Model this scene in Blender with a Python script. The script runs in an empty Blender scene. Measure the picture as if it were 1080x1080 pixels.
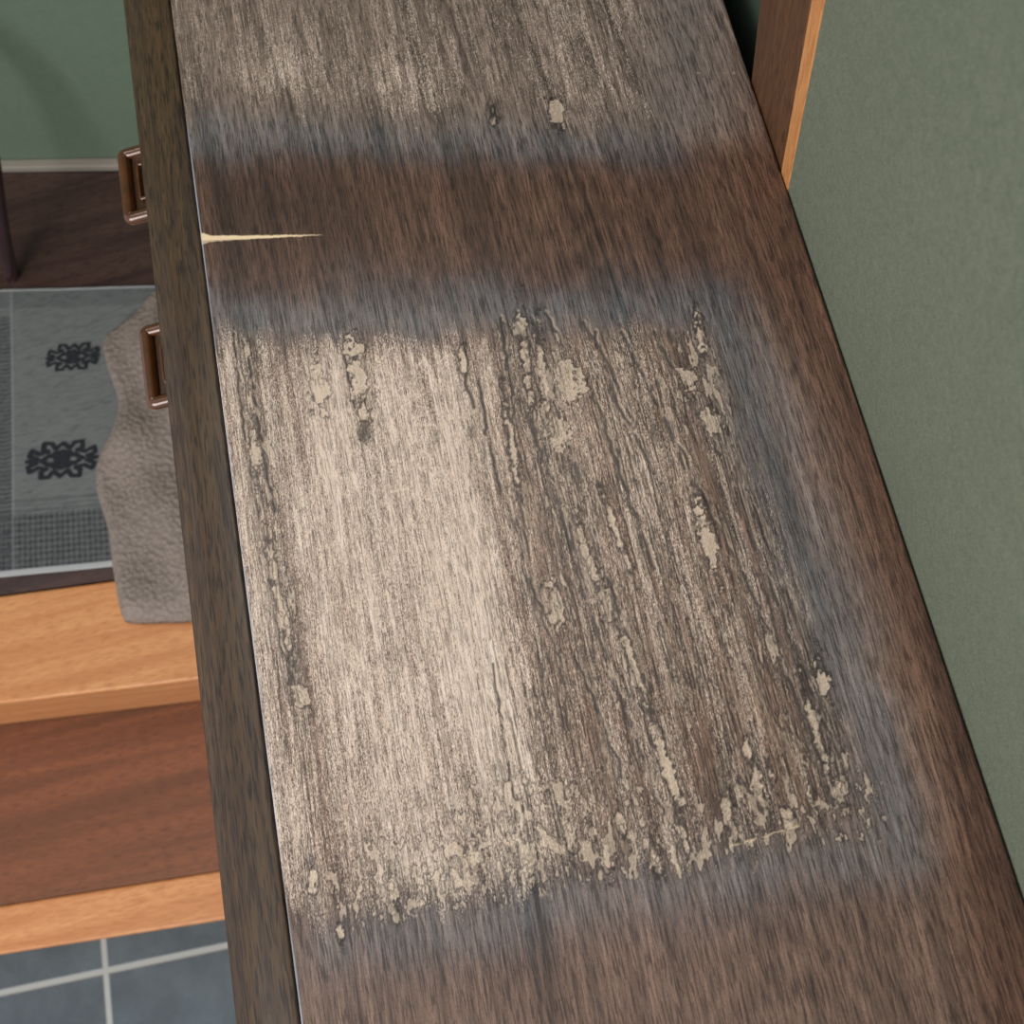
import bpy, bmesh, math
import numpy as np
from mathutils import Vector, Matrix
rng=np.random.default_rng(7)
sc=bpy.context.scene
CAMH=1.46; TOPZ=0.85

# ------------------------------------------------------------ helpers
def lin(c):
    return tuple(((x/255)/12.92 if x/255<=0.04045 else (((x/255)+0.055)/1.055)**2.4) for x in c)
def linA(a):
    a=np.asarray(a,float)/255
    return np.where(a<=0.04045,a/12.92,((a+0.055)/1.055)**2.4)
class NT:
    def __init__(s,name):
        s.m=bpy.data.materials.new(name); s.m.use_nodes=True
        s.t=s.m.node_tree; s.b=s.t.nodes['Principled BSDF']
        s.tc=s.n('ShaderNodeTexCoord')
    def n(s,typ,**k):
        nd=s.t.nodes.new(typ)
        for a,b in k.items(): setattr(nd,a,b)
        return nd
    def l(s,a,b): s.t.links.new(a,b)
    def obj(s,scale=(1,1,1),rot=(0,0,0)):
        mp=s.n('ShaderNodeMapping'); mp.inputs['Scale'].default_value=scale; mp.inputs['Rotation'].default_value=rot
        s.l(s.tc.outputs['Object'],mp.inputs['Vector']); return mp.outputs[0]
    def noise(s,vec,scale=1,detail=4,rough=.55,dist=0):
        nd=s.n('ShaderNodeTexNoise'); s.l(vec,nd.inputs['Vector'])
        nd.inputs['Scale'].default_value=scale; nd.inputs['Detail'].default_value=detail
        nd.inputs['Roughness'].default_value=rough; nd.inputs['Distortion'].default_value=dist
        return nd.outputs['Fac']
    def math(s,op,a,b=None,c=None,clamp=False):
        nd=s.n('ShaderNodeMath',operation=op,use_clamp=clamp)
        for i,x in enumerate((a,b,c)):
            if x is None: continue
            if isinstance(x,(int,float)): nd.inputs[i].default_value=x
            else: s.l(x,nd.inputs[i])
        return nd.outputs[0]
    def rng(s,v,a,b,c=0,d=1,smooth=False):
        nd=s.n('ShaderNodeMapRange'); nd.interpolation_type='SMOOTHSTEP' if smooth else 'LINEAR'
        s.l(v,nd.inputs[0])
        for i,x in zip((1,2,3,4),(a,b,c,d)): nd.inputs[i].default_value=x
        return nd.outputs[0]
    def mix(s,f,a,b,mode='MIX'):
        nd=s.n('ShaderNodeMix',data_type='RGBA',blend_type=mode)
        if isinstance(f,(int,float)): nd.inputs[0].default_value=f
        else: s.l(f,nd.inputs[0])
        for i,x in ((6,a),(7,b)):
            if isinstance(x,tuple): nd.inputs[i].default_value=(*x[:3],1)
            else: s.l(x,nd.inputs[i])
        return nd.outputs[2]
    def bump(s,h,strength=.3,dist=.001):
        nd=s.n('ShaderNodeBump'); nd.inputs['Strength'].default_value=strength; nd.inputs['Distance'].default_value=dist
        s.l(h,nd.inputs['Height']); s.l(nd.outputs[0],s.b.inputs['Normal'])
    def col(s,c):
        if isinstance(c,tuple): s.b.inputs['Base Color'].default_value=(*c,1)
        else: s.l(c,s.b.inputs['Base Color'])
    def set(s,**k):
        for a,b in k.items(): s.b.inputs[a.replace('_',' ')].default_value=b

def wood(name,c1,c2,pore,axis='x',rough=.35,f=1.0,pa=.7):
    t=NT(name)
    sc1={'x':(6,160,160),'y':(160,6,160),'z':(160,160,6)}[axis]
    sc2={'x':(60,900,900),'y':(900,60,900),'z':(900,900,60)}[axis]
    g=t.noise(t.obj(tuple(f*k for k in sc1)),1,5,.6,.6)
    p=t.noise(t.obj(sc2),1,2,.5)
    c=t.mix(t.rng(g,.3,.7,smooth=True),lin(c1),lin(c2))
    c=t.mix(t.rng(p,.5,.62,0,pa),c,lin(pore))
    t.col(c); t.set(Roughness=rough); t.bump(p,.15,.0005)
    return t.m

def mesh_obj(name,verts,faces,mat=None,parent=None,smooth=False,bevel=0,seg=3,loc=None,rotz=0):
    me=bpy.data.meshes.new(name); me.from_pydata([tuple(v) for v in verts],[],faces); me.update()
    bm=bmesh.new(); bm.from_mesh(me); bmesh.ops.recalc_face_normals(bm,faces=bm.faces); bm.to_mesh(me); bm.free()
    o=bpy.data.objects.new(name,me); sc.collection.objects.link(o)
    if mat: me.materials.append(mat)
    if smooth:
        for p in me.polygons: p.use_smooth=True
    if bevel:
        b=o.modifiers.new('b','BEVEL'); b.width=bevel; b.segments=seg; b.limit_method='ANGLE'; b.angle_limit=math.radians(35)
        w=o.modifiers.new('w','WEIGHTED_NORMAL')
    if loc: o.location=loc
    o.rotation_euler.z=rotz
    if parent: o.parent=parent
    return o
def box(name,x0,x1,y0,y1,z0,z1,mat,parent=None,bevel=.001,**k):
    v=[(x0,y0,z0),(x1,y0,z0),(x1,y1,z0),(x0,y1,z0),(x0,y0,z1),(x1,y0,z1),(x1,y1,z1),(x0,y1,z1)]
    f=[(0,3,2,1),(4,5,6,7),(0,1,5,4),(1,2,6,5),(2,3,7,6),(3,0,4,7)]
    return mesh_obj(name,v,f,mat,parent,bevel=bevel,**k)
def prism(name,poly,z0,z1,mat,parent=None,bevel=.002,seg=3):
    n=len(poly)
    v=[(x,y,z0) for x,y in poly]+[(x,y,z1) for x,y in poly]
    f=[tuple(range(n))[::-1],tuple(range(n,2*n))]+[(i,(i+1)%n,n+(i+1)%n,n+i) for i in range(n)]
    return mesh_obj(name,v,f,mat,parent,bevel=bevel,seg=seg)
def extrude_y(name,prof,y0,y1,mat,parent=None,n=1,smooth=True):
    k=len(prof); v=[];f=[]
    for j in range(n+1):
        y=y0+(y1-y0)*j/n
        v+=[(x,y,z) for x,z in prof]
    for j in range(n):
        for i in range(k):
            a=j*k+i;b=j*k+(i+1)%k
            f.append((a,b,b+k,a+k))
    f.append(tuple(range(k))); f.append(tuple(range(n*k,n*k+k)))
    return mesh_obj(name,v,f,mat,parent,bevel=.0012,seg=2)
def tube(name,pts,rad,mat,parent=None,cyclic=False,res=6):
    cu=bpy.data.curves.new(name,'CURVE'); cu.dimensions='3D'; cu.bevel_depth=1; cu.bevel_resolution=res; cu.use_fill_caps=True; cu.resolution_u=10
    sp=cu.splines.new('NURBS'); sp.points.add(len(pts)-1)
    for i,p in enumerate(pts):
        sp.points[i].co=(*p,1); sp.points[i].radius=rad[i] if hasattr(rad,'__len__') else rad
    sp.use_endpoint_u=not cyclic; sp.order_u=3; sp.use_cyclic_u=cyclic
    o=bpy.data.objects.new(name,cu); sc.collection.objects.link(o)
    dg=bpy.context.evaluated_depsgraph_get()
    me=bpy.data.meshes.new_from_object(o.evaluated_get(dg)); bpy.data.objects.remove(o)
    me.name=name
    o=bpy.data.objects.new(name,me); sc.collection.objects.link(o)
    for p in me.polygons: p.use_smooth=True
    me.materials.clear(); me.materials.append(mat)
    if parent: o.parent=parent
    return o
def empty(name):
    o=bpy.data.objects.new(name,None); sc.collection.objects.link(o); return o

# ------------------------------------------------------------ numpy noise
def vnoise(x,y,seed):
    r=np.random.default_rng(seed).random((256,256))
    xi=np.floor(x).astype(int); yi=np.floor(y).astype(int)
    fx=x-xi; fy=y-yi; fx=fx*fx*(3-2*fx); fy=fy*fy*(3-2*fy)
    a=r[xi&255,yi&255];b=r[(xi+1)&255,yi&255];c=r[xi&255,(yi+1)&255];d=r[(xi+1)&255,(yi+1)&255]
    return (a*(1-fx)+b*fx)*(1-fy)+(c*(1-fx)+d*fx)*fy
def fbm(x,y,seed,o=4,g=.5):
    s=0;a=1;t=0
    for i in range(o):
        s=s+a*vnoise(x*2**i+17.3*i,y*2**i+5.1*i,seed+i); t+=a; a*=g
    return s/t
def sst(x,a,b):
    t=np.clip((x-a)/(b-a),0,1); return t*t*(3-2*t)

# ------------------------------------------------------------ worn veneer top
cab=empty('sideboard_cabinet')
XL,XR=-.2290,.1700
YH0,YH1=-.135,.70
nx=700
xs=np.linspace(XL,XR,nx)
ysh=np.linspace(YH0,YH1,1440)
ys=np.concatenate([np.linspace(-.45,YH0,20)[:-1],ysh,[.705,.71,.715]])
ny=len(ys)
Xg,Yg=np.meshgrid(xs,ys)   # ny,nx
# image coordinates of the worn top (plane homography -> camera pixels that place the marks)
cw=-.08133*Xg+.29769*Yg+.58023
U=540+1080*(.96904*Xg-.19959*Yg+.08865)/cw
V=540-1080*(.23311*Xg+.93357*Yg-.16607)/cw
GX=Xg*1000; GY=Yg*1000   # mm
bow=GX+ (GY-100)**2/9000.
ul=np.interp(V,[0,1080],[180,318]); 
ur=np.interp(V,[300,345,420,520,640,740,830,900,1080],[745,765,800,835,880,915,935,945,985])
vt=345-.03*(U-240)
vb=988-.148*(U-310)
nb=(fbm(GX/4,GY/18,11,4)-.5)
nb2=(fbm(GX/40,GY/50,21,3)-.5)
dt=V-vt+nb2*46; db=vb-V+nb2*40; dr=(ur-U)+nb2*50
d=np.minimum(np.minimum(dt,db),dr)
a=np.clip((U-ul)/(ur-ul),0,1)
prof=np.interp(a,[0,.03,.07,.12,.18,.25,.29,.33,.40,.45,.50,.55,.62,.7,.76,.84,.92,1],
                 [.54,.66,.44,.54,.80,.78,.54,.74,.80,.60,.44,.32,.44,.32,.38,.26,.15,.05])
vrow=np.interp(V,[330,370,450,600,720,800,880,930,990],[.66,1.0,1.06,1.05,1.05,1.02,1.0,.95,.65])
streak=fbm(GX/6,GY/150,31,4)-.5
streak2=fbm(GX/2.2,GY/45,41,4)-.5
cloud=fbm(GX/14,GY/40,45,4)-.5
ragged=sst(d+nb*60,-8,54)
lr=sst(U,500,640)*sst(V,520,720)
inten=prof*vrow*(1-.34*lr)+streak*.65+streak2*.55+cloud*.30
cream=np.clip(inten,0,1.0)*ragged
# upper worn patch
d2=np.minimum(142-V+nb2*50, 712-U+nb2*60)
top_r=sst(d2+nb*60,0,60)
c2=(.17+.42*np.exp(-((U-305)/36)**2)*np.exp(-((V-95)/50)**2)+.38*np.exp(-((U-425)/42)**2)*np.exp(-((V-102)/42)**2)+.08*np.exp(-((U-600)/90)**2)+streak*.30+streak2*.45)
cream=np.maximum(cream,np.clip(c2,0,1)*top_r*.85)
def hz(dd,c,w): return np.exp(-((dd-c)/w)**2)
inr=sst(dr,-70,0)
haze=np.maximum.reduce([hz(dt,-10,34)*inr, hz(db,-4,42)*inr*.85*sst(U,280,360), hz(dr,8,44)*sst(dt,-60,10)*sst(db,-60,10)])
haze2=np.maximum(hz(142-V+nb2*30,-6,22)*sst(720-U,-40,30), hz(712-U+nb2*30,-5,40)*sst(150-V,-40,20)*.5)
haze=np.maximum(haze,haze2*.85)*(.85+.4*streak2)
def colr(*c): return linA(c)[None,None,:]
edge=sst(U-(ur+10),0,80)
base=np.ones(Xg.shape+(3,))*colr(130,104,88)
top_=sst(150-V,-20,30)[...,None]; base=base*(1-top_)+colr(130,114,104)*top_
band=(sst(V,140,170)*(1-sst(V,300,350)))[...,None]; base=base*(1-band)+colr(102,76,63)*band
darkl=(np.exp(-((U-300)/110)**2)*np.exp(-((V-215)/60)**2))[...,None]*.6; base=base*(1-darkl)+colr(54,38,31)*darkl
bt=sst(-db,-10,50)[...,None]; base=base*(1-bt)+colr(116,93,81)*bt
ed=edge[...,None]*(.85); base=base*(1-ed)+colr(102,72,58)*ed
tone=fbm(bow/22,GY/420,51,4)-.5
tone2=fbm(bow/3.2,GY/160,61,4)-.5
tone3=fbm(bow/1.6,GY/55,63,3)-.5
arch=(bow-40)**2/1500+ (GY+60)/26 + 2.2*fbm(GX/30,GY/90,65,3)
ring_=np.abs(((arch)%1)-.5)*2
arch_m=(ring_**2-.33)*np.exp(-((bow-40)/75)**2)
unworn=1-sst(d,-10,40)
rays=sst(fbm(bow/2.2,GY/70,67,3),.60,.72)
base=base*(1+tone*.9+tone2*.75+tone3*.55+arch_m*.22*(.35+.65*unworn)-rays*.28)[...,None]
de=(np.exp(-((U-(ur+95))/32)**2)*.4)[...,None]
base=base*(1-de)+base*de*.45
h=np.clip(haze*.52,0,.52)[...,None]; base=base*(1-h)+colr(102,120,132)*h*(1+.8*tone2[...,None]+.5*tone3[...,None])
line=np.zeros_like(Xg); relief=np.zeros_like(Xg); bare=np.zeros_like(Xg)
def seg_d(pts,off=6,seed=0,jit=3.0):
    r=np.random.default_rng(seed); P=[]
    pts=np.array(pts,float)
    for p,q in zip(pts[:-1],pts[1:]):
        L=np.hypot(*(q-p)); n=max(2,int(L/7))
        for i in range(n): P.append(p+(q-p)*i/n)
    P.append(pts[-1]); P=np.array(P)
    P[1:-1,0]+=r.normal(0,jit*.32,len(P)-2)
    u0,u1=P[:,0].min()-16,P[:,0].max()+16; v0,v1=P[:,1].min()-16,P[:,1].max()+16
    m=(U>u0)&(U<u1)&(V>v0)&(V<v1)
    uu=U[m];vv=V[m];D=np.full(uu.shape,99.);S=np.zeros(uu.shape)
    for p,q in zip(P[:-1],P[1:]):
        e=q-p; L2=e@e+1e-6
        t=np.clip(((uu-p[0])*e[0]+(vv-p[1])*e[1])/L2,0,1)
        dx=uu-p[0]-t*e[0]; dy=vv-p[1]-t*e[1]; dd=np.hypot(dx,dy)
        k=dd<D; D[k]=dd[k]; S[k]=np.sign(dx[k])
    return m,D,S
brk=fbm(GX/3,GY/9,93,3)
def crack(pts,seed,w=1.5,jit=3,str_=.9,rimv=.5):
    m,D,S=seg_d(pts,seed=seed,jit=jit)
    gate_=sst(brk[m],.34,.46)
    line[m]=np.maximum(line[m],str_*np.clip(1.3-D/w,0,1)*(.4+.6*gate_))
    side=np.where(S>0,1,-.3)
    rim=np.clip(1-np.abs(D-2.8)/1.8,0,1)*(S>0)*gate_
    bare[m]=np.maximum(bare[m],rim*rimv)
    relief[m]+=np.exp(-(D/5)**2)*.6*side
C=[[(528,335),(540,420),(548,520),(565,640),(592,700),(600,770)],
   [(545,330),(556,400),(566,470)],[(560,335),(580,400),(590,440)],[(575,330),(592,360),(604,400)],
   [(566,340),(572,400),(575,440)],[(500,372),(512,450),(530,520),(545,560)],
   [(600,470),(620,540),(640,610),(655,660)],[(560,450),(600,560),(640,700),(700,860)],
   [(640,610),(668,690),(700,780),(716,870)],[(585,520),(620,640),(690,830)],
   [(655,350),(700,440),(735,520),(748,600)],[(690,350),(715,400),(760,480)],[(735,330),(742,380),(752,430)],
   [(700,440),(760,560),(800,640),(850,760),(880,850)],[(790,560),(830,660),(868,760),(890,840)],
   [(840,680),(865,740),(885,800)],[(246,352),(254,430),(268,520),(290,600),(303,690),(322,750)],
   [(262,380),(276,470),(290,540)],[(282,600),(296,680),(318,740)],[(372,372),(384,420),(386,455)],
   [(362,370),(368,400),(374,430)],[(330,385),(336,410),(344,432)],[(615,340),(640,380),(665,440)],
   [(545,545),(552,600),(580,660)],[(520,700),(535,800),(545,870)],[(628,350),(650,420),(690,500)],
   [(486,372),(490,400),(500,430)],[(770,800),(790,850)],[(705,800),(712,870),(715,910)],
   [(450,690),(470,800),(480,860)],[(330,560),(338,640),(352,730)],[(610,700),(650,800),(680,880)],
   [(620,400),(655,500),(690,600)],[(575,470),(590,540),(612,600)],[(650,660),(690,760),(720,840)],[(530,340),(534,390)]]
for i,c in enumerate(C):
    faint=i in (29,30)
    crack(c,100+i,w=1.6+.5*(i%3),jit=3.4,str_=.45 if faint else 1,rimv=.2 if faint else .6)
r2=np.random.default_rng(5)
for i in range(300):
    u=r2.uniform(490,860); v=r2.uniform(345,890)
    if u>np.interp(v,[340,900],[735,885]): continue
    L=r2.uniform(10,45); k=.05+.38*(u-400)/550
    crack([(u,v),(u+k*L,v+L)],500+i,w=1.0,jit=2,str_=r2.uniform(.4,.85),rimv=.25)
lc=fbm(bow/3.3,GY/48,121,4,.55)
wgt=np.maximum.reduce([sst(U,470,560)*(1-sst(a,.93,1.0)), np.exp(-((a-.05)/.035)**2)*.9, .35*np.ones_like(U)])*sst(d,5,40)
g_=np.hypot(*np.gradient(lc))+1e-4
for th0 in (.5,.42,.58,.46,.54):
    px=np.abs(lc-th0)/g_
    gt=fbm(GX/9,GY/30,130+int(th0*100),3)
    line=np.maximum(line,np.clip(1.25-px/.8,0,1)*wgt*sst(gt,.48,.57)*.9)
    bare=np.maximum(bare,np.clip(1-np.abs(px-2.2)/1.3,0,1)*(lc>th0)*wgt*sst(gt,.50,.58)*.5)
en=(fbm(GX/5,GY/7,71,3)-.5); en_f=(fbm(GX/1.8,GY/2.2,75,2)-.5)
def flake(u,v,ru,rv,lean=.25,amt=1,seed=0,dark=False):
    m=(np.abs(U-u)<ru*2.4+8+rv*lean*2)&(np.abs(V-v)<rv*2+8)
    du=(U[m]-u-lean*(V[m]-v))/ru; dv=(V[m]-v)/rv
    s=1-np.sqrt(du*du+dv*dv)+en[m]*2.2+en_f[m]*1.3
    px=s*min(ru,rv)
    ins=sst(px,-.3,1.2)*amt
    out=np.exp(-((px+1.2)/1.4)**2)
    if dark: line[m]=np.maximum(line[m],ins*.9)
    else: bare[m]=np.maximum(bare[m],ins)
    line[m]=np.where(ins>.6,line[m]*(0 if not dark else 1),np.maximum(line[m],out))
    out2=np.exp(-((px+5.5)/.9)**2)*.55*sst(brk[m],.42,.55)
    line[m]=np.maximum(line[m],out2)
    relief[m]+=np.exp(-((px+1)/2.5)**2)*1.5
F=[(588,118,7,14,.1),(521,126,3,6,.1),(520,118,2,4,0),(336,407,8,24,.15),(377,393,8,30,.15),(383,437,5,10,0),(600,400,13,20,.1),
   (585,455,13,16,.2),(573,398,4,36,.1),(555,385,4,40,.1),(725,403,8,14,.2),(750,446,9,15,.3),(738,352,4,20,.2),(745,565,7,36,.25),
   (738,540,6,12,.2),(640,632,5,22,.3),(585,640,7,28,.2),(868,716,7,22,.25),(886,835,6,14,.2),(862,775,4,40,.3),(700,800,5,46,.35),
   (650,560,3,36,.35),(268,478,5,22,.1),(296,640,4,50,.2),(318,738,7,12,.2),(620,585,4,30,.3),(668,700,4,36,.35),(540,470,3,36,.15),
   (489,385,3,12,.1),(800,830,5,20,.2),(830,862,5,9,.2),(765,850,4,16,.2),(720,880,4,18,.2),(640,905,6,16,.2),(555,915,6,13,.1),(500,905,5,16,.1),(540,890,8,9,.1),
   (600,880,6,13,.2),(655,870,5,12,.2),(360,985,4,7,0),(330,925,4,12,0),(415,940,4,14,0),(690,905,5,14,.2),(788,788,3,12,.2),(812,815,4,14,.2)]
for i,f in enumerate(F): flake(*f,seed=i,amt=.6 if i<3 else .8)
flake(384,455,4,8,0,dark=True)
dens=np.zeros_like(Xg)
def zone(u,v,ru,rv,k,amp):
    global dens
    du=(U-u-k*(V-v))/ru; dv=(V-v)/rv
    dens=np.maximum(dens,amp*np.exp(-(du*du+dv*dv)))
zone(565,390,45,75,.15,.95); zone(735,405,35,70,.25,.8); zone(640,700,75,170,.3,.55)
zone(285,540,22,220,.13,.8); zone(800,650,50,160,.33,.45); zone(870,800,30,90,.2,.8)
bz=np.exp(-((db-44)/50)**2)*sst(U,300,380)*(1-sst(U,900,960)); dens=np.maximum(dens,bz*.95)
zone(580,860,160,55,0,.85); zone(340,380,60,40,0,.5); zone(600,530,50,100,.2,.5)
dens*=sst(d,-15,15)*(.55+1.0*fbm(GX/14,GY/26,151,3))
sep=sst(V,700,820)*.9
f_long=fbm(bow/2.8,GY/12,81,4,.5); f_round=fbm(GX/2.9,GY/6.0,87,3,.5)
ff=f_long*(1-sep)+f_round*sep
gate=sst(dens,.20,.48)
gf=np.hypot(*np.gradient(ff))+1e-4
th=.75-.22*dens
k_in=sst(ff,th,th+.05)*gate
bare=np.maximum(bare,k_in*.6)
for off,st_ in ((0,.9),(.12,.55),(.24,.3)):
    px=np.abs(ff-(th-off))/gf
    line=np.maximum(line*(1-(.5*k_in if off==0 else 0)),np.clip(1.3-px/.8,0,1)*gate*st_)
relief+=k_in*.5
ws=np.interp(U,[213,222,240,338],[6.5,3.4,2.7,.4])
sd=np.abs(V-(252-.035*(U-215))-en_f*1.2)
split=sst(ws-sd,-.4,.8)*sst(U,206,210)*(1-sst(U,336,342))
split*=np.where(V>253.5-.035*(U-215),.6,1)
small=sst(1.1-np.abs(V-(887-.30*(U-790))-en_f*4),-.4,.6)*((U>765)&(U<850))*.5*sst(brk,.4,.55)
small=np.maximum(small,sst(.7-np.abs(V-77-en_f*3),-.4,.6)*((U>735)&(U<775))*.3*sst(brk,.4,.6))
for i in range(30):
    u=r2.uniform(400,480);v=r2.uniform(380,520)
    pts=[(u,v),(u+r2.uniform(5,25),v+r2.uniform(-20,20)),(u+r2.uniform(15,40),v+r2.uniform(-20,25))]
    m,D,S=seg_d(pts,seed=900+i,jit=2); cream[m]=np.clip(cream[m]+.32*np.clip(1-D/1.6,0,1),0,1.1)
edgeL=sst(-Xg+XL+.0011,0,.0007)*sst(V,100,200)*(.6+streak2)  # pale worn left edge, with its bluish highlight painted in
bright=np.maximum(np.maximum(split,small),0)
# ---- mesh
N=nx*ny
co=np.zeros((ny,nx,3),np.float32)
co[...,0]=Xg;co[...,1]=Yg;co[...,2]=TOPZ+np.clip(relief,-1,2.5)*.00014
rr=.0015
co[...,2]-=np.where(Xg>XR-rr,(Xg-XR+rr)**2/rr*.6,0)
ring=[(0,j) for j in range(nx)]+[(i,nx-1) for i in range(1,ny)]+[(ny-1,j) for j in range(nx-2,-1,-1)]+[(i,0) for i in range(ny-2,0,-1)]
ri=np.array([i*nx+j for i,j in ring]); R=len(ri)
flat=co.reshape(-1,3); sk=flat[ri].copy(); sk[:,2]=TOPZ-.018
allco=np.concatenate([flat,sk]).astype(np.float32)
I,J=np.meshgrid(np.arange(ny-1),np.arange(nx-1),indexing='ij')
q=np.stack([I*nx+J,I*nx+J+1,(I+1)*nx+J+1,(I+1)*nx+J],-1).reshape(-1,4)
k=np.arange(R);k1=(k+1)%R
q2=np.stack([ri[k1],ri[k],N+k,N+k1],-1)
Q=np.concatenate([q,q2]).astype(np.int32)
me=bpy.data.meshes.new('worn_top')
me.vertices.add(len(allco)); me.vertices.foreach_set('co',allco.ravel())
me.loops.add(Q.size); me.loops.foreach_set('vertex_index',Q.ravel())
me.polygons.add(len(Q)); me.polygons.foreach_set('loop_start',np.arange(0,Q.size,4,dtype=np.int32))
me.update(calc_edges=True); me.validate()
sm=np.ones(len(Q),bool); sm[len(q):]=False; me.polygons.foreach_set('use_smooth',sm)
def pad(aarr): 
    f=aarr.reshape(-1) if aarr.ndim==2 else aarr.reshape(-1,3)
    return np.concatenate([f,f[ri]])
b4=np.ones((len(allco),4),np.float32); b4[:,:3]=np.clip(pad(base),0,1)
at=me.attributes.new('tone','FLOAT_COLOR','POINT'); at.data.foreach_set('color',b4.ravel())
for nm,ar in (('cream',cream),('line',np.clip(line,0,1)),('bare',np.clip(bare,0,1)),('split',bright),('edge_wear_hl',np.clip(edgeL,0,1))):
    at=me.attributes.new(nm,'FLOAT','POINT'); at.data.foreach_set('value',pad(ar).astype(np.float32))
topo=bpy.data.objects.new('worn_veneer_top',me); sc.collection.objects.link(topo); topo.parent=cab

t=NT('worn_walnut_veneer')
def attr(n,o='Fac'):
    nd=t.n('ShaderNodeAttribute',attribute_name=n); return nd.outputs[o]
g1=t.noise(t.obj((420,16,1)),1,5,.72,.3)
pore=t.noise(t.obj((1100,70,1)),1,2,.55,.15)
pore2=t.noise(t.obj((1700,260,1)),1,2,.6)
spk=t.noise(t.obj((2000,700,1)),1,1,.6)
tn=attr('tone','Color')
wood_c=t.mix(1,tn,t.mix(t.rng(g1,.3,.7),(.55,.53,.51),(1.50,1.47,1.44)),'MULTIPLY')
wood_c=t.mix(1,wood_c,t.mix(t.rng(spk,.25,.75),(.72,.72,.72),(1.30,1.30,1.30)),'MULTIPLY')
dk=t.mix(1,tn,(.20,.17,.17),'MULTIPLY')
wood_c=t.mix(t.rng(pore,.50,.60,0,.72),wood_c,dk)
cm=t.math('ADD',attr('cream'),t.math('MULTIPLY',t.math('SUBTRACT',spk,.5),1.8))
cm=t.math('ADD',cm,t.math('MULTIPLY',t.math('SUBTRACT',pore2,.5),-1.9))
cm=t.math('ADD',cm,t.math('MULTIPLY',t.math('SUBTRACT',g1,.5),.9))
cm=t.rng(cm,.20,.92,0,.96)
cm=t.math('MULTIPLY',cm,t.rng(attr('cream'),.02,.25))
cm=t.math('MULTIPLY',cm,t.rng(pore,.52,.62,1,.5))
crm=t.mix(t.rng(g1,.3,.7),lin((228,202,180)),lin((255,236,220)))
c=t.mix(cm,wood_c,crm)
bm_=t.math('MULTIPLY',attr('bare'),t.rng(spk,.3,.6,.55,1))
c=t.mix(bm_,c,lin((226,204,180)))
c=t.mix(t.math('MULTIPLY',attr('line'),.88),c,lin((40,32,30)))
c=t.mix(attr('split'),c,lin((250,222,182)))
c=t.mix(attr('edge_wear_hl'),c,lin((180,190,204)))
t.col(c)
r=t.math('ADD',t.math('MULTIPLY',cm,.30),.38)
t.l(r,t.b.inputs['Roughness'])
hh=t.math('ADD',t.math('MULTIPLY',pore,-.5),t.math('MULTIPLY',cm,-.15))
hh=t.math('SUBTRACT',hh,t.math('MULTIPLY',attr('line'),.8))
t.bump(hh,.3,.0005)
me.materials.append(t.m)

# ------------------------------------------------------------ cabinet body / moulding
dark_m=wood('dark_stained_moulding',(62,45,32),(88,67,44),(22,16,12),'y',.4,1.6,.8)
darker=wood('dark_stained_carcass',(52,38,30),(74,54,42),(22,16,13),'z',.45)
Z=TOPZ
prof=[(-.2303,Z-.017),(-.2303,Z-.0022),(-.2315,Z-.0010),(-.2335,Z-.0006),(-.2480,Z-.0012),(-.2560,Z-.0034),(-.2620,Z-.0070),(-.2655,Z-.0120),(-.2650,Z-.0160),
      (-.2690,Z-.0180),(-.2755,Z-.0215),(-.2790,Z-.0270),(-.2785,Z-.0320),(-.2740,Z-.0350),(-.2500,Z-.0350),(-.2303,Z-.0350)]
extrude_y('edge_moulding',prof,-.455,.72,dark_m,cab,1)
box('core_panel',-.2299,.1695,-.448,.713,Z-.0345,Z-.0182,darker,cab,0)
box('carcass',-.258,.1695,-.44,.70,.42,Z-.0355,darker,cab,.002)
for i,(y0,y1) in enumerate(((-.435,-.06),(-.055,.445),(.45,.695))):
    box('door_panel_%d'%(i+1),-.266,-.2582,y0,y1,.43,Z-.045,darker,cab,.002)
hm=NT('amber_brown_metal'); nz=hm.noise(hm.obj((60,60,60)),1,4)
hm.col(hm.mix(nz,lin((54,30,16)),lin((118,68,32)))); hm.set(Roughness=.2,Metallic=.1,Coat_Weight=.8)
hm2=NT('dark_brown_plate'); hm2.col(lin((72,44,27))); hm2.set(Roughness=.25)
def pull(idx,yc,xo,hz_):
    z=.798; L=hz_
    pts=[(-.262,yc-L,z),(xo+.006,yc-L,z),(xo,yc-L,z),(xo,yc-L+.006,z),(xo,yc,z),(xo,yc+L-.006,z),(xo,yc+L,z),(xo+.006,yc+L,z),(-.262,yc+L,z)]
    g=tube('pull_bail_%d'%idx,pts,.0052,hm.m,cab)
    box('pull_backplate_%d'%idx,-.2705,-.2655,yc-L-.010,yc+L+.010,z-.014,z+.006,hm.m,cab,.002)
    box('pull_insert_%d'%idx,xo+.004,-.270,yc-L+.003,yc+L-.003,z-.006,z-.001,hm2.m,cab,.002)
    y2=L-.014
    tube('pull_inner_bead_%d'%idx,[(-.272,yc-y2,z+.002),(xo+.013,yc-y2,z+.002),(xo+.011,yc-y2,z+.002),(xo+.011,yc,z+.002),(xo+.011,yc+y2,z+.002),(xo+.013,yc+y2,z+.002),(-.272,yc+y2,z+.002)],.0014,hm.m,cab)
pull(1,.5465,-.3035,.030)
pull(2,.384,-.3005,.030)

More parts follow.
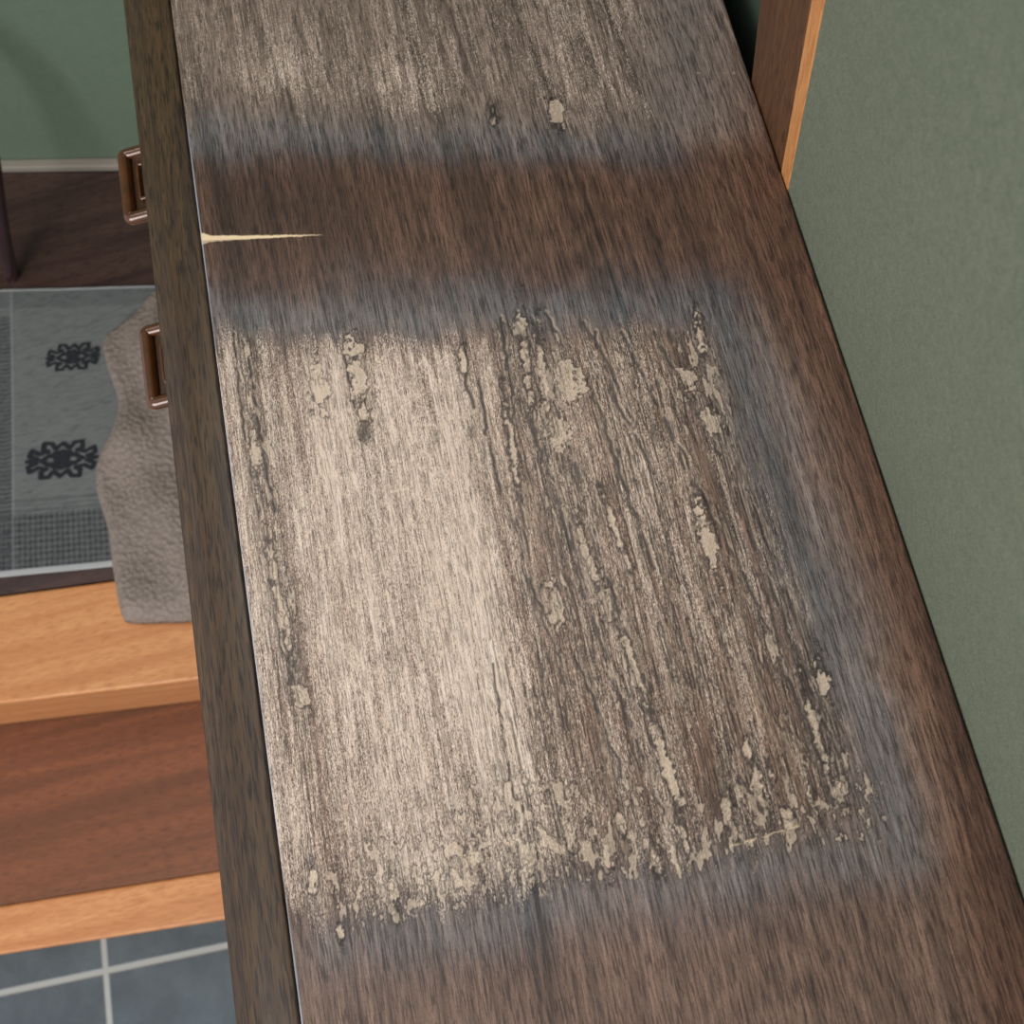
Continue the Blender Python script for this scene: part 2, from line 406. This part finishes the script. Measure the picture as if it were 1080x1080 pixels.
# ------------------------------------------------------------ room
gw=NT('green_sand_plaster')
n1=gw.noise(gw.obj((1,1,1)),260,5,.7); n2=gw.noise(gw.obj((1,1,1)),6,4,.6); n3=gw.noise(gw.obj((1,1,1)),900,2,.6)
c=gw.mix(gw.rng(n1,.3,.7),lin((96,105,88)),lin((123,129,110)))
c=gw.mix(gw.rng(n2,.3,.7,0,.5),c,lin((98,108,92)))
c=gw.mix(gw.rng(n3,.52,.66,0,.5),c,lin((150,154,134)))
gw.col(c); gw.set(Roughness=.95); gw.bump(n1,.7,.0015)
gb=NT('green_plaster_far'); n1=gb.noise(gb.obj(),120,4,.7)
gb.col(gb.mix(n1,lin((92,110,92)),lin((112,128,108)))); gb.set(Roughness=.95); gb.bump(n1,.3,.001)
WX=.1712
box('wall_right',WX,.29,-1.6,.363,0,2.5,gw.m,bevel=0)
jamb=wood('jamb_brown_shaded',(88,58,38),(112,76,48),(50,32,22),'z',.5,.6)  # shaded side of the post: shade put into a darker wood colour
jedge=wood('jamb_orange_lit',(214,146,90),(232,168,108),(180,112,62),'z',.45,.6)  # lit edge of the same post, painted as a brighter strip
dj=empty('door_1')
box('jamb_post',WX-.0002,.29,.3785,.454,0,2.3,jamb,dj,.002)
box('jamb_lit_strip',WX-.0006,.29,.3632,.3783,0,2.3,jedge,dj,.001)
dd=NT('recess_shade_green'); nn=dd.noise(dd.obj((20,20,3)),1,4); dd.col(dd.mix(nn,lin((62,76,66)),lin((76,90,78)))); dd.set(Roughness=.6)  # pillar's shade over the recess put into a darker green
box('recess_shade_panel',.192,.225,.4545,.735,0,2.0,dd.m,dj,.002)  # invented leaf in place of the shaded recessed wall
p=Vector((-.688,.999));q=Vector((-.499,.943)); e=(q-p).normalized(); nrm=Vector((-e.y,e.x))
def strip(name,s0,s1,d0,d1,z0,z1,mat,bevel=.001,parent=None):
    pts=[p+e*s0+nrm*d0,p+e*s1+nrm*d0,p+e*s1+nrm*d1,p+e*s0+nrm*d1]
    return prism(name,[tuple(a) for a in pts],z0,z1,mat,parent,bevel)
strip('wall_back',-1.2,1.05,.010,.10,0,2.5,gb.m,0)
trimm=NT('pale_trim_paint'); trimm.col(lin((150,142,130))); trimm.set(Roughness=.5)
strip('baseboard_back',-1.2,.9,-.004,.0095,.35,.362,trimm.m,.002)
fd=wood('dark_floorboards',(60,42,40),(82,60,54),(36,24,22),'x',.3,.4)
def fl(name,pts,z0,z1,mat,bevel=.002): return prism(name,pts,z0,z1,mat,None,bevel)
def ln(x,x0,y0,s): return y0+s*(x-x0)
XA,XB=-1.5,.170
sk_=-.105
yb=lambda x: ln(x,-.7216,.396,sk_); yf=lambda x: ln(x,-.728,.266,sk_)
fl('floor_raised',[(XA,yb(XA)+.001),(XB,yb(XB)+.001),(XB,.735),(XA,1.24)],.20,.35,fd,0)
orange=wood('oiled_cypress',(202,134,80),(224,160,104),(184,114,64),'x',.4,.35)
orange2=wood('step_red_brown_wood',(112,66,38),(138,82,48),(88,50,28),'x',.4,.3)
fl('floor_edge_beam',[(XA,yf(XA)),(XB,yf(XB)),(XB,yb(XB)),(XA,yb(XA))],.185,.35,orange,.004)
st=empty('entry_step')
def pr(name,pts,z0,z1,mat,bevel): return prism(name,pts,z0,z1,mat,st,bevel)
s2=-.05
yn=lambda x: ln(x,-.853,.050,s2); y0=lambda x: ln(x,-.857,-.008,s2)
pr('step_tread',[(XA,yn(XA)+.0005),(.168,yn(.168)+.0005),(.168,yf(.168)+.04),(XA,yf(XA)+.04)],.15,.18,orange2,.001)
pr('step_nosing',[(XA,y0(XA)),(.168,y0(.168)),(.168,yn(.168)),(XA,yn(XA))],.0,.1805,orange,.004)
pr('step_rear_support',[(XA,yf(XA)+.01),(.168,yf(.168)+.01),(.168,yf(.168)+.05),(XA,yf(XA)+.05)],0,.15,orange2,.001)
tl=NT('slate_tiles')
sx=tl.n('ShaderNodeSeparateXYZ'); tl.l(tl.tc.outputs['Object'],sx.inputs[0])
def grout(o,off):
    return tl.math('PINGPONG',tl.math('ADD',o,off),.15)
gx=grout(sx.outputs[0],.82+.0); gy=grout(sx.outputs[1],.060)
mn=tl.math('MINIMUM',gx,gy)
nt=tl.noise(tl.obj((14,14,14)),1,6,.65); nt2=tl.noise(tl.obj((150,150,150)),1,3)
c=tl.mix(tl.rng(nt,.3,.7),lin((62,74,82)),lin((88,102,110)))
c=tl.mix(tl.rng(nt2,.5,.7,0,.3),c,lin((70,80,84)))
g=tl.rng(mn,.003,.0055,1,0)
c=tl.mix(g,c,lin((170,176,174)))
tl.col(c); tl.set(Roughness=.6); tl.bump(tl.math('MULTIPLY',g,-1),.4,.002)
fo=box('floor',-2.6,1.0,-1.8,1.9,-.05,0,tl.m,bevel=0)

# rug
rg=NT('woven_indigo_grey_rug')
mp=rg.n('ShaderNodeMapping'); mp.inputs['Rotation'].default_value=(0,0,math.radians(11)); rg.l(rg.tc.outputs['Object'],mp.inputs['Vector'])
w1=rg.n('ShaderNodeTexWave',wave_type='BANDS',bands_direction='X'); rg.l(mp.outputs[0],w1.inputs['Vector']); w1.inputs['Scale'].default_value=110; w1.inputs['Distortion'].default_value=1.5
w2=rg.n('ShaderNodeTexWave',wave_type='BANDS',bands_direction='Y'); rg.l(mp.outputs[0],w2.inputs['Vector']); w2.inputs['Scale'].default_value=110; w2.inputs['Distortion'].default_value=1.5
wv=rg.math('MULTIPLY',rg.math('ADD',w1.outputs['Fac'],w2.outputs['Fac']),.5)
nn=rg.noise(rg.obj((60,300,1)),1,4,.7)
c=rg.mix(wv,lin((84,87,88)),lin((136,139,136)))
c=rg.mix(rg.rng(nn,.45,.7,0,.6),c,lin((70,73,76)))
ab=rg.n('ShaderNodeAttribute',attribute_name='band')
c=rg.mix(ab.outputs['Fac'],c,lin((34,36,44)))
ab2=rg.n('ShaderNodeAttribute',attribute_name='edge')
c=rg.mix(ab2.outputs['Fac'],c,lin((176,178,178)))
rg.col(c); rg.set(Roughness=1.0); rg.bump(wv,.6,.001)
A=Vector((-.720,.418));B=Vector((-.599,.4007));Cc=Vector((-.70,.811));Dd=Vector((-.4915,.757))
eb=(B-A).normalized(); et=(Dd-Cc).normalized()
nu,nv=220,200
V3=[];band=[];edgv=[]
r3=np.random.default_rng(3)
for j in range(nv+1):
    tt=j/nv
    for i in range(nu+1):
        s=-.17+ .52*i/nu
        pa=A+eb*s; pb=Cc+et*s
        P_=pa+(pb-pa)*tt
        V3.append((P_.x,P_.y,.3545+.0005*math.sin(s*40+tt*7)))
        b=0
        if tt<.20: b=.35+.25*math.sin(s*900)+ (.3 if (tt*200)%4<2 else 0)
        if .20<tt<.26: b=.3*(math.sin(tt*900)>0)
        if s<.020 and tt<.9: b=max(b,.45+.3*math.sin(tt*420+math.sin(s*160)*2))
        if tt>=.93: b=.25
        band.append(max(0,min(1,b*(.7+.6*r3.random()))))
        edgv.append(1.0 if tt<.018 or tt>.994 else (.3 if .020<s<.023 else 0))
Fq=[(j*(nu+1)+i,j*(nu+1)+i+1,(j+1)*(nu+1)+i+1,(j+1)*(nu+1)+i) for j in range(nv) for i in range(nu)]
rug=mesh_obj('woven_rug',V3,Fq,rg.m,smooth=True)
for nm,ar in (('band',band),('edge',edgv)):
    at=rug.data.attributes.new(nm,'FLOAT','POINT'); at.data.foreach_set('value',np.array(ar,np.float32))
so=rug.modifiers.new('s','SOLIDIFY'); so.thickness=.0040; so.offset=-1
blk=NT('black_embroidery'); nn=blk.noise(blk.obj((500,500,1)),1,2); blk.col(blk.mix(nn,lin((16,18,24)),lin((46,48,54)))); blk.set(Roughness=1)
def motif(cx,cy,s,rot,idx):
    bm=bmesh.new()
    parts=[]
    def rib(p,q,w=.09):
        p=Vector(p);q=Vector(q);dn=(q-p).normalized();nn_=Vector((-dn.y,dn.x))*w
        p=p-dn*w*.6;q=q+dn*w*.6
        parts.append([tuple(p-nn_),tuple(q-nn_),tuple(q+nn_),tuple(p+nn_)])
    for a_ in (-1,1):
        for b_ in (-1,1):
            path=[(.0,.95),(.30,.62),(.48,.95),(.80,.98),(.82,.62),(.60,.50),(.95,.38),(1.3,.62),(1.38,.30),(1.05,.12),(1.45,.0)]
            for p_,q_ in zip(path[:-1],path[1:]): rib((p_[0]*a_,p_[1]*b_),(q_[0]*a_,q_[1]*b_),.10)
            rib((.15*a_,.2*b_),(.55*a_,.25*b_),.12); rib((.55*a_,.25*b_),(.85*a_,.0),.11); rib((.0,.45*b_),(.35*a_,.35*b_),.12)
    parts.append([(-.22,-.28),(.22,-.28),(.36,0),(.22,.28),(-.22,.28),(-.36,0)])
    for pi,pt in enumerate(parts):
        z=.3554+.000006*pi
        vs=[bm.verts.new((x*s,y*s*.72,z)) for x,y in pt]
        try: bm.faces.new(vs)
        except: pass
    bmesh.ops.recalc_face_normals(bm,faces=bm.faces)
    for f in bm.faces:
        if f.normal.z<0: f.normal_flip()
    me=bpy.data.meshes.new('motif'); bm.to_mesh(me); bm.free(); me.materials.append(blk.m)
    o=bpy.data.objects.new('embroidered_motif_%d'%idx,me); sc.collection.objects.link(o); o.location=(cx,cy,0); o.rotation_euler.z=rot; o.parent=rug
motif(-.602,.684,.0245,-.2,1); motif(-.627,.548,.032,-.18,2)

# leather hide
hd=NT('grey_pebbled_leather')
vo=hd.n('ShaderNodeTexVoronoi',feature='SMOOTH_F1'); hd.l(hd.obj(),vo.inputs['Vector']); vo.inputs['Scale'].default_value=190
nh=hd.noise(hd.obj(),25,5,.6)
c=hd.mix(nh,lin((128,115,106)),lin((158,143,132)))
c=hd.mix(hd.rng(vo.outputs[0],.1,.6,0,.35),c,lin((94,84,78)))
hd.col(c); hd.set(Roughness=.6)
hd.bump(hd.math('ADD',hd.math('MULTIPLY',vo.outputs[0],-1.5),hd.math('MULTIPLY',nh,.5)),.6,.003)
out=[(-.477,.748),(-.510,.722),(-.537,.709),(-.557,.693),(-.555,.656),(-.545,.605),(-.556,.568),(-.577,.534),(-.583,.495),(-.573,.440),(-.571,.388),(-.566,.334),(-.556,.322),(-.519,.313),(-.462,.303),(-.40,.300),(-.35,.33),(-.33,.45),(-.34,.60),(-.37,.71),(-.42,.75)]
def catmull(P,n=8):
    r=[];k=len(P)
    for i in range(k):
        p0,p1,p2,p3=[np.array(P[(i+j-1)%k]) for j in range(4)]
        for a_ in range(n):
            t_=a_/n; r.append(.5*((2*p1)+(-p0+p2)*t_+(2*p0-5*p1+4*p2-p3)*t_**2+(-p0+3*p1-3*p2+p3)*t_**3))
    return np.array(r)
oc=catmull(out); cen=np.array([-.46,.52]); n=len(oc)
rings=[1,.985,.95,.88,.78,.65,.5,.35,.2,.08]
vv=[];ff_=[]
hz_=[0,.006,.010,.012,.013,.013,.0125,.012,.012,.012]
for k_,rg_ in enumerate(rings):
    for i in range(n):
        p2=cen+(oc[i]-cen)*rg_
        wz=.004*math.sin(p2[0]*70+p2[1]*25)*min(1,(1-rg_)*6)+.003*math.sin(p2[1]*60)*min(1,(1-rg_)*6)
        vv.append((p2[0],p2[1],.3562+hz_[k_]+wz))
for k_ in range(len(rings)-1):
    for i in range(n): ff_.append((k_*n+i,k_*n+(i+1)%n,(k_+1)*n+(i+1)%n,(k_+1)*n+i))
ff_.append(tuple((len(rings)-1)*n+i for i in range(n)))
ff_.append(tuple(range(n))[::-1])
mesh_obj('leather_hide',vv,ff_,hd.m,smooth=True)

# bentwood stool at far left
stl=empty('bentwood_stool')
bw=NT('plum_lacquered_wood'); nb_=bw.noise(bw.obj((30,30,5)),1,3); bw.col(bw.mix(nb_,lin((44,28,32)),lin((66,40,44)))); bw.set(Roughness=.2,Coat_Weight=.6)
cx,cy=-.93,.86
pts=[(-.680,.826,.351),(-.647,.836,.42),(-.608,.850,.49),(-.575,.866,.55),(-.560,.872,.62),(-.60,.868,.72),(-.74,.86,.775),(-.90,.86,.79)]
tube('leg_1',pts,.0095,bw.m,stl)
for i,an in enumerate((150,245)):
    a_=math.radians(an); dx,dy=math.cos(a_),math.sin(a_)
    pp=[]
    for (rr_,zz) in ((.24,.351),(.27,.42),(.30,.5),(.32,.6),(.26,.72),(.15,.775),(.03,.79)):
        pp.append((cx+dx*rr_*.78,cy+dy*rr_*.78,zz))
    tube('leg_%d'%(i+2),pp,.0095,bw.m,stl)
pts_=[(cx+.17*math.cos(2*math.pi*i/48),cy+.17*math.sin(2*math.pi*i/48)) for i in range(48)]
prism('seat',pts_,.79,.82,bw.m,stl,.01,4)

# ------------------------------------------------------------ light
w=bpy.data.worlds.new('w'); sc.world=w; w.use_nodes=True
w.node_tree.nodes['Background'].inputs[0].default_value=(.93,.95,1.0,1); w.node_tree.nodes['Background'].inputs[1].default_value=.60
def area(name,loc,tgt,size,power,col,sy=None):
    L=bpy.data.lights.new(name,'AREA'); L.energy=power; L.size=size; L.color=col
    if sy: L.shape='RECTANGLE'; L.size_y=sy
    o=bpy.data.objects.new(name,L); sc.collection.objects.link(o); o.location=loc
    o.rotation_euler=(Vector(tgt)-Vector(loc)).to_track_quat('-Z','Y').to_euler()
area('window_daylight',(-1.6,-1.3,2.3),(-.2,.3,.8),1.3,46,(1,.965,.93),1.5)
area('ceiling_light',(-.4,1.0,2.45),(-.2,.3,.8),1.0,14,(1,.96,.92))

# ------------------------------------------------------------ camera
cd=bpy.data.cameras.new('camera'); co_=bpy.data.objects.new('camera',cd); sc.collection.objects.link(co_)
Xc=Vector((.96904282,.23311198,.08133152));Yc=Vector((-.19959257,.93356527,-.29768892));Zc=Vector((-.14532314,.27224015,.95119214))
M=Matrix(((Xc[0],Xc[1],Xc[2],0),(Yc[0],Yc[1],Yc[2],0),(Zc[0],Zc[1],Zc[2],CAMH),(0,0,0,1)))
co_.matrix_world=M
cd.lens=36; cd.sensor_width=36; cd.clip_start=.01
cd.dof.use_dof=True; cd.dof.focus_distance=.66; cd.dof.aperture_fstop=9
sc.camera=co_
sc.view_settings.view_transform='Standard'; sc.view_settings.look='None'
